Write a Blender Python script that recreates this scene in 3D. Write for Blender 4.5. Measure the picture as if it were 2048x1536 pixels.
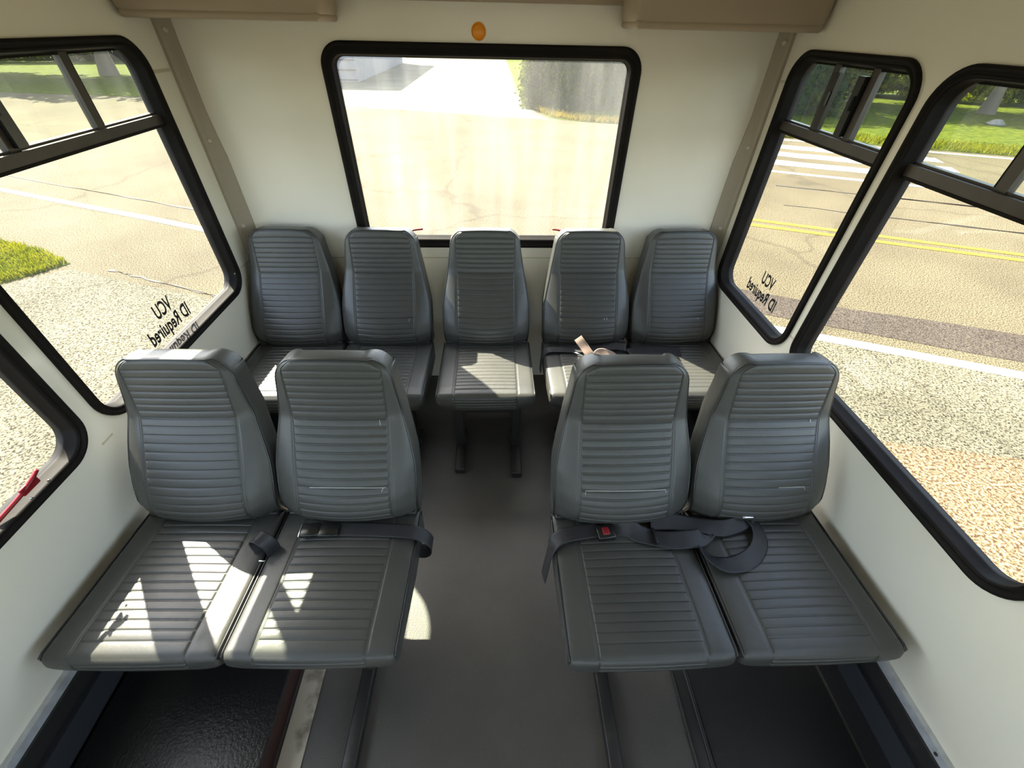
import bpy, bmesh, math, random
import numpy as np
from mathutils import Vector, Matrix

random.seed(7)
S = bpy.context.scene
COL = S.collection
for o in list(bpy.data.objects):
    bpy.data.objects.remove(o)

# ------------------------------------------------------------------ camera
cam_d = bpy.data.cameras.new('camera')
cam = bpy.data.objects.new('camera', cam_d)
COL.objects.link(cam)
PITCH, YAW, ROLL, FPX = -0.7116, -0.0491, 0.0234, 835.35
cp, sp, cy, sy = math.cos(PITCH), math.sin(PITCH), math.cos(YAW), math.sin(YAW)
fw = Vector((-sy * cp, cy * cp, sp)); rt = Vector((cy, sy, 0)); up = rt.cross(fw)
r2 = math.cos(ROLL) * rt + math.sin(ROLL) * up
u2 = -math.sin(ROLL) * rt + math.cos(ROLL) * up
M = Matrix((r2, u2, -fw)).transposed().to_4x4()
M.translation = Vector((0, 0, 1.7103))
cam.matrix_world = M
cam_d.sensor_fit = 'HORIZONTAL'; cam_d.sensor_width = 36
cam_d.lens = FPX / 2048 * 36
cam_d.clip_start = 0.02; cam_d.clip_end = 500
S.camera = cam

# ------------------------------------------------------------------ light
SUN_DIR = Vector((1.0, -1.2, -1.60)).normalized()
w = bpy.data.worlds.new('sky'); S.world = w; w.use_nodes = True
nt = w.node_tree; nt.nodes.clear()
sk = nt.nodes.new('ShaderNodeTexSky'); sk.sky_type = 'NISHITA'; sk.sun_disc = False
sk.sun_elevation = math.asin(-SUN_DIR.z)
sk.sun_rotation = math.atan2(-SUN_DIR.x, -SUN_DIR.y)
sk.air_density = 1.0; sk.dust_density = 2.0; sk.ozone_density = 1.0
bg = nt.nodes.new('ShaderNodeBackground'); bg.inputs[1].default_value = 0.74
wo = nt.nodes.new('ShaderNodeOutputWorld')
hs = nt.nodes.new('ShaderNodeHueSaturation'); hs.inputs['Saturation'].default_value = .65
nt.links.new(sk.outputs[0], hs.inputs['Color']); nt.links.new(hs.outputs[0], bg.inputs[0]); nt.links.new(bg.outputs[0], wo.inputs[0])
sd = bpy.data.lights.new('sun', 'SUN'); sd.energy = 22.0; sd.angle = 0.009; sd.color = (1, .92, .77)
so = bpy.data.objects.new('sun', sd); COL.objects.link(so)
so.rotation_euler = SUN_DIR.to_track_quat('-Z', 'Y').to_euler(); so.location = (-20, 24, 33)

vs = S.view_settings
vs.view_transform = 'Standard'; vs.look = 'None'; vs.gamma = 1.0; vs.use_curve_mapping = False
vs.exposure = 0.72

# ------------------------------------------------------------------ materials
def principled(name):
    m = bpy.data.materials.new(name); m.use_nodes = True
    return m, m.node_tree, m.node_tree.nodes['Principled BSDF']

def mat(name, col, rough=.5, metal=0, spec=.5, noise=None, bump=None, var=0, coat=0, coords='Object'):
    """noise=(scale, colour2, lo, hi)  bump=(scale, strength)"""
    m, t, b = principled(name)
    N, L = t.nodes, t.links
    b.inputs['Base Color'].default_value = (*col, 1)
    b.inputs['Roughness'].default_value = rough
    b.inputs['Metallic'].default_value = metal
    b.inputs['Specular IOR Level'].default_value = spec
    b.inputs['Coat Weight'].default_value = coat
    b.inputs['Coat Roughness'].default_value = .15
    tc = N.new('ShaderNodeTexCoord')
    if noise:
        n = N.new('ShaderNodeTexNoise'); n.inputs['Scale'].default_value = noise[0]
        n.inputs['Detail'].default_value = 6
        L.new(tc.outputs[coords], n.inputs['Vector'])
        r = N.new('ShaderNodeValToRGB'); e = r.color_ramp.elements
        e[0].position = noise[2]; e[1].position = noise[3]
        e[0].color = (*col, 1); e[1].color = (*noise[1], 1)
        L.new(n.outputs['Fac'], r.inputs[0]); L.new(r.outputs[0], b.inputs['Base Color'])
    if bump:
        n2 = N.new('ShaderNodeTexNoise'); n2.inputs['Scale'].default_value = bump[0]
        n2.inputs['Detail'].default_value = 4
        L.new(tc.outputs[coords], n2.inputs['Vector'])
        bp = N.new('ShaderNodeBump'); bp.inputs['Strength'].default_value = bump[1]
        bp.inputs['Distance'].default_value = .002
        L.new(n2.outputs['Fac'], bp.inputs['Height']); L.new(bp.outputs[0], b.inputs['Normal'])
    return m

M_WALL = mat('cream_panel', (.81, .77, .66), .26, noise=(1.6, (.76, .71, .58), .45, .75), bump=(3, .25), coat=.3)
M_TAUPE = mat('taupe_trim', (.36, .31, .24), .45, bump=(150, .1))
M_SCREW = mat('painted_screw', (.50, .45, .36), .35)
M_BOX = mat('tan_plastic', (.36, .29, .21), .5, bump=(120, .15))
M_SEAM = mat('seam_tan', (.55, .50, .38), .5)  # panel joint lines, a darker tan than the wall
M_RUBBER = mat('black_rubber', (.009, .0075, .0065), 0.58, spec=.13, bump=(60, .1), noise=(9, (.016, .013, .011), .5, .75))
M_SASH = mat('brown_black_aluminium', (.045, .036, .030), .38, noise=(12, (.07, .056, .046), .4, .8))
M_RED = mat('red_plastic', (.22, .006, .012), .35)
M_AMBER = mat('amber_plastic', (.85, .30, .01), .3)
M_ALU = mat('brushed_aluminium', (.62, .64, .66), .35, metal=.35, noise=(30, (.45, .46, .48), .4, .7))
M_BLACKMETAL = mat('black_painted_steel', (.022, .021, .020), .42, noise=(20, (.05, .045, .04), .6, .85))
M_BLACK = mat('black_vinyl_cove', (.012, .012, .013), .5, bump=(300, .4))
M_SLATE = mat('slate_strip', (.028, .030, .036), .55)
M_BELT = mat('black_webbing', (.018, .018, .021), .48, bump=(500, .3))
M_BROWNBELT = mat('mauve_webbing', (.30, .22, .18), .5, bump=(500, .3))
M_BUCKLE = mat('black_buckle', (.010, .010, .010), .22)
M_CHROME = mat('chrome', (.8, .8, .8), .15, metal=1)
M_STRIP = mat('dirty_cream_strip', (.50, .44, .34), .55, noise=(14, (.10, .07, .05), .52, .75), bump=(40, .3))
M_TEXT = mat('black_lettering', (.02, .018, .02), .5)
M_PIPING = mat('dark_piping', (.014, .015, .015), .32)
M_THREAD = mat('pale_thread', (.55, .56, .52), .6)

def vinyl():
    m, t, b = principled('grey_vinyl'); N, L = t.nodes, t.links
    tc = N.new('ShaderNodeTexCoord')
    n = N.new('ShaderNodeTexNoise'); n.inputs['Scale'].default_value = 5; n.inputs['Detail'].default_value = 5
    r = N.new('ShaderNodeValToRGB'); e = r.color_ramp.elements
    e[0].position = .3; e[1].position = .75
    e[0].color = (.044, .045, .041, 1); e[1].color = (.058, .058, .051, 1)
    L.new(tc.outputs['Object'], n.inputs['Vector']); L.new(n.outputs['Fac'], r.inputs[0])
    L.new(r.outputs[0], b.inputs['Base Color'])
    b.inputs['Roughness'].default_value = .40; b.inputs['Specular IOR Level'].default_value = .5
    v = N.new('ShaderNodeTexVoronoi'); v.inputs['Scale'].default_value = 420
    v.feature = 'DISTANCE_TO_EDGE'
    n2 = N.new('ShaderNodeTexNoise'); n2.inputs['Scale'].default_value = 28; n2.inputs['Detail'].default_value = 6
    L.new(tc.outputs['Object'], v.inputs['Vector']); L.new(tc.outputs['Object'], n2.inputs['Vector'])
    b1 = N.new('ShaderNodeBump'); b1.inputs['Strength'].default_value = .12; b1.inputs['Distance'].default_value = .001
    b2 = N.new('ShaderNodeBump'); b2.inputs['Strength'].default_value = .30; b2.inputs['Distance'].default_value = .003
    L.new(v.outputs['Distance'], b1.inputs['Height']); L.new(n2.outputs['Fac'], b2.inputs['Height'])
    L.new(b1.outputs[0], b2.inputs['Normal']); L.new(b2.outputs[0], b.inputs['Normal'])
    return m
M_VINYL = vinyl()

def floor_mat():
    m, t, b = principled('grey_rubber_floor'); N, L = t.nodes, t.links
    tc = N.new('ShaderNodeTexCoord')
    n = N.new('ShaderNodeTexNoise'); n.inputs['Scale'].default_value = 3; n.inputs['Detail'].default_value = 6
    r = N.new('ShaderNodeValToRGB'); e = r.color_ramp.elements
    e[0].position = .35; e[1].position = .7
    e[0].color = (.064, .059, .053, 1); e[1].color = (.085, .079, .070, 1)
    v = N.new('ShaderNodeTexVoronoi'); v.inputs['Scale'].default_value = 90
    lt = N.new('ShaderNodeMath'); lt.operation = 'LESS_THAN'; lt.inputs[1].default_value = .055
    mx = N.new('ShaderNodeMixRGB'); mx.inputs[2].default_value = (.30, .28, .24, 1)
    L.new(tc.outputs['Object'], n.inputs['Vector']); L.new(tc.outputs['Object'], v.inputs['Vector'])
    L.new(n.outputs['Fac'], r.inputs[0]); L.new(v.outputs['Distance'], lt.inputs[0])
    L.new(lt.outputs[0], mx.inputs[0]); L.new(r.outputs[0], mx.inputs[1]); L.new(mx.outputs[0], b.inputs['Base Color'])
    b.inputs['Roughness'].default_value = .45
    n2 = N.new('ShaderNodeTexNoise'); n2.inputs['Scale'].default_value = 260; n2.inputs['Detail'].default_value = 3
    bp = N.new('ShaderNodeBump'); bp.inputs['Strength'].default_value = .35; bp.inputs['Distance'].default_value = .002
    L.new(tc.outputs['Object'], n2.inputs['Vector']); L.new(n2.outputs['Fac'], bp.inputs['Height'])
    L.new(bp.outputs[0], b.inputs['Normal'])
    return m
M_FLOOR = floor_mat()

def box_top_mat():
    m = mat('scratched_black_rubber', (.014, .014, .014), .32, bump=(130, .9), noise=(160, (.09, .085, .075), .68, .78))
    return m
M_WELL = box_top_mat()
M_WELLSIDE = mat('dark_maroon_side', (.035, .012, .010), .5)

def glass(name, tint, haze):
    m = bpy.data.materials.new(name); m.use_nodes = True
    t = m.node_tree; N, L = t.nodes, t.links; N.clear()
    out = N.new('ShaderNodeOutputMaterial')
    tr = N.new('ShaderNodeBsdfTransparent'); tr.inputs[0].default_value = (*tint, 1)
    df = N.new('ShaderNodeBsdfTranslucent'); df.inputs[0].default_value = (.8, .8, .75, 1)
    gl = N.new('ShaderNodeBsdfGlossy'); gl.inputs['Roughness'].default_value = .02
    lw = N.new('ShaderNodeLayerWeight'); lw.inputs[0].default_value = .5
    pw = N.new('ShaderNodeMath'); pw.operation = 'POWER'; pw.inputs[1].default_value = 4.5
    fr = N.new('ShaderNodeMath'); fr.operation = 'MULTIPLY_ADD'; fr.inputs[1].default_value = .85; fr.inputs[2].default_value = .05
    L.new(lw.outputs['Facing'], pw.inputs[0]); L.new(pw.outputs[0], fr.inputs[0])
    m1 = N.new('ShaderNodeMixShader'); m2 = N.new('ShaderNodeMixShader')
    n = N.new('ShaderNodeTexNoise'); n.inputs['Scale'].default_value = 4; n.inputs['Detail'].default_value = 8
    mp = N.new('ShaderNodeMapping'); mp.inputs['Scale'].default_value = (3, 3, .5)
    tc = N.new('ShaderNodeTexCoord')
    L.new(tc.outputs['Object'], mp.inputs[0]); L.new(mp.outputs[0], n.inputs['Vector'])
    mr = N.new('ShaderNodeMapRange'); mr.inputs[1].default_value = .35; mr.inputs[2].default_value = .8
    mr.inputs[3].default_value = haze * .5; mr.inputs[4].default_value = haze * 1.6
    L.new(n.outputs['Fac'], mr.inputs[0]); L.new(mr.outputs[0], m1.inputs[0])
    L.new(tr.outputs[0], m1.inputs[1]); L.new(df.outputs[0], m1.inputs[2])
    L.new(fr.outputs[0], m2.inputs[0]); L.new(m1.outputs[0], m2.inputs[1]); L.new(gl.outputs[0], m2.inputs[2])
    L.new(m2.outputs[0], out.inputs[0])
    return m
M_GLASS = glass('window_glass', (.93, .95, .92), .012)
M_VENT = glass('vent_glass', (.76, .82, .73), .018)
M_REAR = glass('dusty_rear_glass', (.92, .94, .90), .05)

def asphalt(name, c_dark, c_mid, c_lite, scale=55, rough=.75, patch=.5, crack=0):
    m, t, b = principled(name); N, L = t.nodes, t.links
    tc = N.new('ShaderNodeTexCoord')
    n = N.new('ShaderNodeTexNoise'); n.inputs['Scale'].default_value = scale; n.inputs['Detail'].default_value = 3
    n.inputs['Roughness'].default_value = .7
    r = N.new('ShaderNodeValToRGB'); e = r.color_ramp.elements
    e[0].position = .40; e[0].color = (*c_dark, 1); e[1].position = .60; e[1].color = (*c_lite, 1)
    k = r.color_ramp.elements.new(.5); k.color = (*c_mid, 1)
    n2 = N.new('ShaderNodeTexNoise'); n2.inputs['Scale'].default_value = .7; n2.inputs['Detail'].default_value = 7
    r2_ = N.new('ShaderNodeMapRange'); r2_.inputs[1].default_value = .3; r2_.inputs[2].default_value = .7
    r2_.inputs[3].default_value = 1 - patch * .5; r2_.inputs[4].default_value = 1 + patch * .4
    mu = N.new('ShaderNodeMixRGB'); mu.blend_type = 'MULTIPLY'; mu.inputs[0].default_value = 1
    for nn in (n, n2): L.new(tc.outputs['Object'], nn.inputs['Vector'])
    L.new(n.outputs['Fac'], r.inputs[0]); L.new(n2.outputs['Fac'], r2_.inputs[0])
    L.new(r.outputs[0], mu.inputs[1]); L.new(r2_.outputs[0], mu.inputs[2])
    last = mu.outputs[0]
    if crack:
        v = N.new('ShaderNodeTexVoronoi'); v.feature = 'DISTANCE_TO_EDGE'; v.inputs['Scale'].default_value = crack
        wn = N.new('ShaderNodeTexNoise'); wn.inputs['Scale'].default_value = 1.5; wn.inputs['Detail'].default_value = 8
        ad = N.new('ShaderNodeMixRGB'); ad.blend_type = 'ADD'; ad.inputs[0].default_value = .6
        L.new(tc.outputs['Object'], wn.inputs['Vector']); L.new(tc.outputs['Object'], ad.inputs[1])
        L.new(wn.outputs['Color'], ad.inputs[2]); L.new(ad.outputs[0], v.inputs['Vector'])
        lt = N.new('ShaderNodeMapRange'); lt.inputs[1].default_value = .0; lt.inputs[2].default_value = .012
        lt.inputs[3].default_value = .72; lt.inputs[4].default_value = 1
        L.new(v.outputs['Distance'], lt.inputs[0])
        m3 = N.new('ShaderNodeMixRGB'); m3.blend_type = 'MULTIPLY'; m3.inputs[0].default_value = 1
        L.new(last, m3.inputs[1]); L.new(lt.outputs[0], m3.inputs[2]); last = m3.outputs[0]
    L.new(last, b.inputs['Base Color'])
    b.inputs['Roughness'].default_value = .92; b.inputs['Specular IOR Level'].default_value = .10
    bp = N.new('ShaderNodeBump'); bp.inputs['Strength'].default_value = .5; bp.inputs['Distance'].default_value = .01
    L.new(n.outputs['Fac'], bp.inputs['Height']); L.new(bp.outputs[0], b.inputs['Normal'])
    return m
M_ROAD = asphalt('asphalt_road', (.006, .004, .0015), (.080, .066, .038), (.122, .104, .066), scale=70, patch=.4, crack=.22)
M_APRON = asphalt('pale_concrete', (.010, .008, .004), (.086, .078, .052), (.122, .114, .080), scale=55, crack=.2)
M_DARKASPH = asphalt('dark_asphalt_band', (.010, .007, .006), (.042, .034, .026), (.068, .055, .042), scale=75)
M_BROKEN = asphalt('broken_shoulder', (.030, .016, .007), (.095, .067, .036), (.155, .135, .090), scale=48, patch=1.0)
M_DRIVE = asphalt('pale_driveway', (.08, .075, .052), (.11, .105, .076), (.13, .12, .09), scale=30)
M_PAINT = mat('white_road_paint', (.26, .25, .22), .7, spec=.1, noise=(12, (.17, .155, .12), .6, .85))
M_YELLOW = mat('yellow_road_paint', (.19, .125, .012), .7, spec=.1, noise=(10, (.14, .10, .03), .45, .75))
M_CRACK = mat('crack_filler', (.02, .014, .008), .8)
M_GRASS = mat('lawn', (.026, .042, .004), .9, spec=.04, noise=(7, (.075, .085, .006), .35, .7), bump=(40, 1.0))
M_BUILD = mat('grey_siding', (.15, .15, .16), .6, noise=(3, (.12, .12, .13), .4, .7))

def leafmat(name, c1, c2, trans=.5):
    m = bpy.data.materials.new(name); m.use_nodes = True
    t = m.node_tree; N, L = t.nodes, t.links; N.clear()
    out = N.new('ShaderNodeOutputMaterial'); tc = N.new('ShaderNodeTexCoord')
    n = N.new('ShaderNodeTexNoise'); n.inputs['Scale'].default_value = 2.2; n.inputs['Detail'].default_value = 8
    L.new(tc.outputs['Object'], n.inputs['Vector'])
    r = N.new('ShaderNodeValToRGB'); e = r.color_ramp.elements
    e[0].position = .35; e[1].position = .65; e[0].color = (*c1, 1); e[1].color = (*c2, 1)
    L.new(n.outputs['Fac'], r.inputs[0])
    d = N.new('ShaderNodeBsdfDiffuse'); tr = N.new('ShaderNodeBsdfTranslucent')
    L.new(r.outputs[0], d.inputs[0]); L.new(r.outputs[0], tr.inputs[0])
    mx = N.new('ShaderNodeMixShader'); mx.inputs[0].default_value = trans
    L.new(d.outputs[0], mx.inputs[1]); L.new(tr.outputs[0], mx.inputs[2]); L.new(mx.outputs[0], out.inputs[0])
    return m
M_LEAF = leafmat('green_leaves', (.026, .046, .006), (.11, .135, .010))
M_SUNPAINTLEAF = leafmat('sun_painted_leaves', (.04, .07, .01), (.42, .44, .03), .6)  # bright yellow noise patches paint sunlight into the leaf colour
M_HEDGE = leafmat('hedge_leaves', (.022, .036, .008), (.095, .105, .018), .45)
M_BLADE = leafmat('grass_blades', (.085, .105, .004), (.19, .185, .008), .4)
M_DRYBLADE = leafmat('dry_grass_blades', (.13, .11, .018), (.24, .18, .024), .35)
M_BARK = mat('bark', (.10, .08, .06), .9, bump=(20, 1))
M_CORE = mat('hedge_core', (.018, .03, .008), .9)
M_ROCK = mat('grey_rock', (.13, .125, .12), .8, noise=(6, (.08, .08, .075), .4, .7), bump=(20, 1))

# ------------------------------------------------------------------ helpers
def link(name, me, m=None, parent=None, smooth=False, loc=None):
    o = bpy.data.objects.new(name, me); COL.objects.link(o)
    if m is not None and not me.materials: me.materials.append(m)
    if parent is not None: o.parent = parent
    if smooth:
        me.polygons.foreach_set('use_smooth', [True] * len(me.polygons))
    if loc is not None: o.location = loc
    return o

def pydata(name, vs_, fs, m=None, parent=None, smooth=False):
    me = bpy.data.meshes.new(name); me.from_pydata([tuple(v) for v in vs_], [], fs); me.update()
    return link(name, me, m, parent, smooth)

def struct(o): o['kind'] = 'structure'; return o
def empty(name, loc=(0, 0, 0), rz=0):
    o = bpy.data.objects.new(name, None); COL.objects.link(o); o.location = loc; o.rotation_euler.z = rz
    o.empty_display_size = .05
    return o
def tag(o, label, cat, group=None, kind=None):
    o['label'] = label; o['category'] = cat
    if group: o['group'] = group
    if kind: o['kind'] = kind
    return o

def boxmesh(x0, x1, y0, y1, z0, z1, bev=0):
    bm = bmesh.new()
    bmesh.ops.create_cube(bm, size=1)
    for v in bm.verts:
        v.co = ((x0 + x1) / 2 + v.co.x * (x1 - x0), (y0 + y1) / 2 + v.co.y * (y1 - y0), (z0 + z1) / 2 + v.co.z * (z1 - z0))
    if bev:
        bmesh.ops.bevel(bm, geom=bm.edges[:], offset=bev, segments=3, affect='EDGES', profile=.5)
    me = bpy.data.meshes.new('box'); bm.to_mesh(me); bm.free()
    return me
def box(name, dims, m, parent=None, bev=0, smooth=None):
    return link(name, boxmesh(*dims, bev), m, parent, bool(bev) if smooth is None else smooth)

def rbox(xs, ys, zs, r, warp):
    """grid box with rounded edges; warp(p, n) -> point"""
    X, Y, Z = (xs[0], xs[-1]), (ys[0], ys[-1]), (zs[0], zs[-1])
    vid = {}; V = []; F = []
    def vert(i, j, k):
        key = (i, j, k)
        if key in vid: return vid[key]
        p = Vector((xs[i], ys[j], zs[k]))
        c = Vector((min(max(p.x, X[0] + r), X[1] - r), min(max(p.y, Y[0] + r), Y[1] - r), min(max(p.z, Z[0] + r), Z[1] - r)))
        d = p - c
        if d.length > 1e-9:
            n = d.normalized()
            q = c + n * r
        else:
            n = Vector((0, 0, 1)); q = p
        vid[key] = len(V); V.append(warp(q, n)); return vid[key]
    nx, ny, nz = len(xs) - 1, len(ys) - 1, len(zs) - 1
    for i in range(nx):
        for j in range(ny):
            F.append([vert(i, j, nz), vert(i + 1, j, nz), vert(i + 1, j + 1, nz), vert(i, j + 1, nz)])
            F.append([vert(i, j, 0), vert(i, j + 1, 0), vert(i + 1, j + 1, 0), vert(i + 1, j, 0)])
        for k in range(nz):
            F.append([vert(i, 0, k), vert(i + 1, 0, k), vert(i + 1, 0, k + 1), vert(i, 0, k + 1)])
            F.append([vert(i, ny, k), vert(i, ny, k + 1), vert(i + 1, ny, k + 1), vert(i + 1, ny, k)])
    for j in range(ny):
        for k in range(nz):
            F.append([vert(0, j, k), vert(0, j, k + 1), vert(0, j + 1, k + 1), vert(0, j + 1, k)])
            F.append([vert(nx, j, k), vert(nx, j + 1, k), vert(nx, j + 1, k + 1), vert(nx, j, k + 1)])
    me = bpy.data.meshes.new('rbox'); me.from_pydata([tuple(v) for v in V], [], F); me.update()
    return me

def tubemesh(pts, rad, seg=8, closed=False):
    pts = [Vector(p) for p in pts]; V = []; F = []; n = len(pts)
    prev = None
    for i, p in enumerate(pts):
        a = pts[i - 1] if (i or closed) else pts[i]; b = pts[(i + 1) % n] if (i < n - 1 or closed) else pts[i]
        t = (b - a).normalized()
        if prev is None:
            h = Vector((0, 0, 1)) if abs(t.z) < .9 else Vector((1, 0, 0))
            nrm = t.cross(h).normalized()
        else:
            nrm = (prev - t * prev.dot(t)).normalized()
        prev = nrm; bn = t.cross(nrm)
        for k in range(seg):
            a_ = 2 * math.pi * k / seg
            V.append(p + (nrm * math.cos(a_) + bn * math.sin(a_)) * rad)
    for i in range(n if closed else n - 1):
        for k in range(seg):
            a0, a1 = i * seg + k, i * seg + (k + 1) % seg
            b0, b1 = ((i + 1) % n) * seg + k, ((i + 1) % n) * seg + (k + 1) % seg
            F.append([a0, a1, b1, b0])
    if not closed:
        F.append(list(range(seg))[::-1]); F.append([(n - 1) * seg + k for k in range(seg)])
    me = bpy.data.meshes.new('tube'); me.from_pydata([tuple(v) for v in V], [], F); me.update()
    return me
def tube(name, pts, rad, m, parent=None, seg=8, closed=False):
    return link(name, tubemesh(pts, rad, seg, closed), m, parent, True)

def catmull(P, n):
    P = [np.array(p, float) for p in P]; out = []
    Q = [2 * P[0] - P[1]] + P + [2 * P[-1] - P[-2]]
    for i in range(1, len(Q) - 2):
        for k in range(n):
            t = k / n
            out.append(.5 * ((2 * Q[i]) + (-Q[i - 1] + Q[i + 1]) * t + (2 * Q[i - 1] - 5 * Q[i] + 4 * Q[i + 1] - Q[i + 2]) * t * t
                             + (-Q[i - 1] + 3 * Q[i] - 3 * Q[i + 1] + Q[i + 2]) * t ** 3))
    out.append(P[-1]); return out

def ribbon(name, pts, m, parent=None, width=.047, th=.0016, n=10):
    """pts: (x,y,z, nx,ny,nz) centre line with face normals"""
    C = catmull(pts, n); V = []; F = []
    for i, c in enumerate(C):
        a = C[max(i - 1, 0)][:3]; b = C[min(i + 1, len(C) - 1)][:3]
        t = Vector(b - a).normalized(); nr = Vector(c[3:]).normalized()
        s = t.cross(nr).normalized(); nr = s.cross(t).normalized(); p = Vector(c[:3])
        for su, sn in ((-1, -1), (-.8, -1), (.8, -1), (1, -1), (1, 1), (.8, 1), (-.8, 1), (-1, 1)):
            V.append(p + s * (su * width / 2) + nr * (sn * th / 2 * (1.5 if abs(su) == 1 else 1)))
    k = 8
    for i in range(len(C) - 1):
        for j in range(k):
            F.append([i * k + j, i * k + (j + 1) % k, (i + 1) * k + (j + 1) % k, (i + 1) * k + j])
    F.append([7, 6, 5, 4, 3, 2, 1, 0]); e = (len(C) - 1) * k; F.append([e + j for j in range(k)])
    return pydata(name, V, F, m, parent, True)

def rrect(a0, a1, b0, b1, r, n=8):
    """rounded rectangle; r scalar or 4 radii (a0b0, a1b0, a1b1, a0b1)"""
    if not isinstance(r, (tuple, list)): r = (r,) * 4
    pts = []
    for (ca, cb, s, rr) in ((a0 + r[0], b0 + r[0], 180, r[0]), (a1 - r[1], b0 + r[1], 270, r[1]), (a1 - r[2], b1 - r[2], 0, r[2]), (a0 + r[3], b1 - r[3], 90, r[3])):
        for k in range(n + 1):
            t = math.radians(s + 90 * k / n)
            pts.append((ca + rr * math.cos(t), cb + rr * math.sin(t)))
    return pts

# ------------------------------------------------------------------ bus shell
XL, XR, YD = -1.2226, 1.1448, 2.0707
ZC = 2.02; YF = -3.2
mapL = lambda a, b, d: (XL + d, a, b)
mapR = lambda a, b, d: (XR - d, a, b)
mapB = lambda a, b, d: (a, YD - d, b)

# windows: a0,a1,b0,b1,radius, rail, dividers
WIN_L = [(.951, 1.898, .717, 1.660), (-.05, .897, .717, 1.660), (-1.05, -.105, .717, 1.66), (-2.05, -1.105, .717, 1.66)]
WIN_R = [(1.3214, 1.963, .714, 1.660), (.335, 1.2816, .714, 1.660), (-.66, .285, .714, 1.66), (-1.66, -.72, .714, 1.66)]
WIN_B = [(-.6707, .5904, .8464, 1.6515)]
RAD = .10

def wall_plate(name, fmap, a0, a1, b0, b1, holes, m, depth=.05):
    bm = bmesh.new()
    loops = [rrect(a0, a1, b0, b1, .0001, 1)] + holes
    for lp in loops:
        vsx = [bm.verts.new((p[0], p[1], 0)) for p in lp]
        for i in range(len(vsx)): bm.edges.new((vsx[i], vsx[(i + 1) % len(vsx)]))
    bmesh.ops.triangle_fill(bm, use_beauty=True, use_dissolve=False, edges=bm.edges[:])
    bmesh.ops.remove_doubles(bm, verts=bm.verts[:], dist=.0004)
    ext = bmesh.ops.extrude_face_region(bm, geom=bm.faces[:])
    for v in [g for g in ext['geom'] if isinstance(g, bmesh.types.BMVert)]: v.co.z = -depth
    for v in bm.verts: v.co = fmap(v.co.x, v.co.y, v.co.z)
    bmesh.ops.recalc_face_normals(bm, faces=bm.faces[:])
    me = bpy.data.meshes.new(name); bm.to_mesh(me); bm.free()
    return struct(link(name, me, m))

def hole(wd, r=RAD): return rrect(wd[0] + .012, wd[1] - .012, wd[2] + .012, wd[3] - .012, r - .012)
wl = wall_plate('wall_left', mapL, YF, YD + .05, -.0, ZC, [hole(q) for q in WIN_L], M_WALL)
wr = wall_plate('wall_right', mapR, YF, YD + .05, -.0, ZC, [hole(q) for q in WIN_R], M_WALL)
wb = wall_plate('wall_back', mapB, XL, XR, 0, ZC, [hole(q, .085) for q in WIN_B], M_WALL)
# front end of the cabin, behind the camera: windshield opening
wf = wall_plate('wall_front', lambda a, b, d: (a, YF - .0 + d, b), XL, XR, 0, ZC, [rrect(-1.05, .98, .75, 1.85, .08)], M_WALL)
fl = struct(box('floor', (XL, XR, YF, YD, -.05, 0), M_FLOOR))
ce = struct(box('ceiling', (XL, XR, YF, YD, ZC, ZC + .04), M_WALL))

def seam(parent, fmap, p0, p1, wd=.004, d=.0015, m=M_SEAM, name='panel_seam'):
    (a0, b0), (a1, b1) = p0, p1
    dx, dy = a1 - a0, b1 - b0; l = math.hypot(dx, dy); nx, ny = -dy / l * wd / 2, dx / l * wd / 2
    V = []
    for dd in (0, d):
        for (a, b) in ((a0 + nx, b0 + ny), (a1 + nx, b1 + ny), (a1 - nx, b1 - ny), (a0 - nx, b0 - ny)): V.append(fmap(a, b, dd))
    F = [[4, 5, 6, 7], [0, 1, 5, 4], [1, 2, 6, 5], [2, 3, 7, 6], [3, 0, 4, 7]]
    return pydata(name, V, F, m, parent)
seam(wl, mapL, (1.89, 1.556), (2.03, 1.556), .010)
seam(wl, mapL, (.90, .70), (.945, .70), .006)
seam(wl, mapL, (1.86, .80), (2.03, .80), .004)
seam(wr, mapR, (1.96, 1.556), (2.03, 1.556), .008)
seam(wr, mapR, (1.283, .81), (1.318, .81), .006)
seam(wb, mapB, (XL, .79), (XR, .79), .005, .002)

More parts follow.
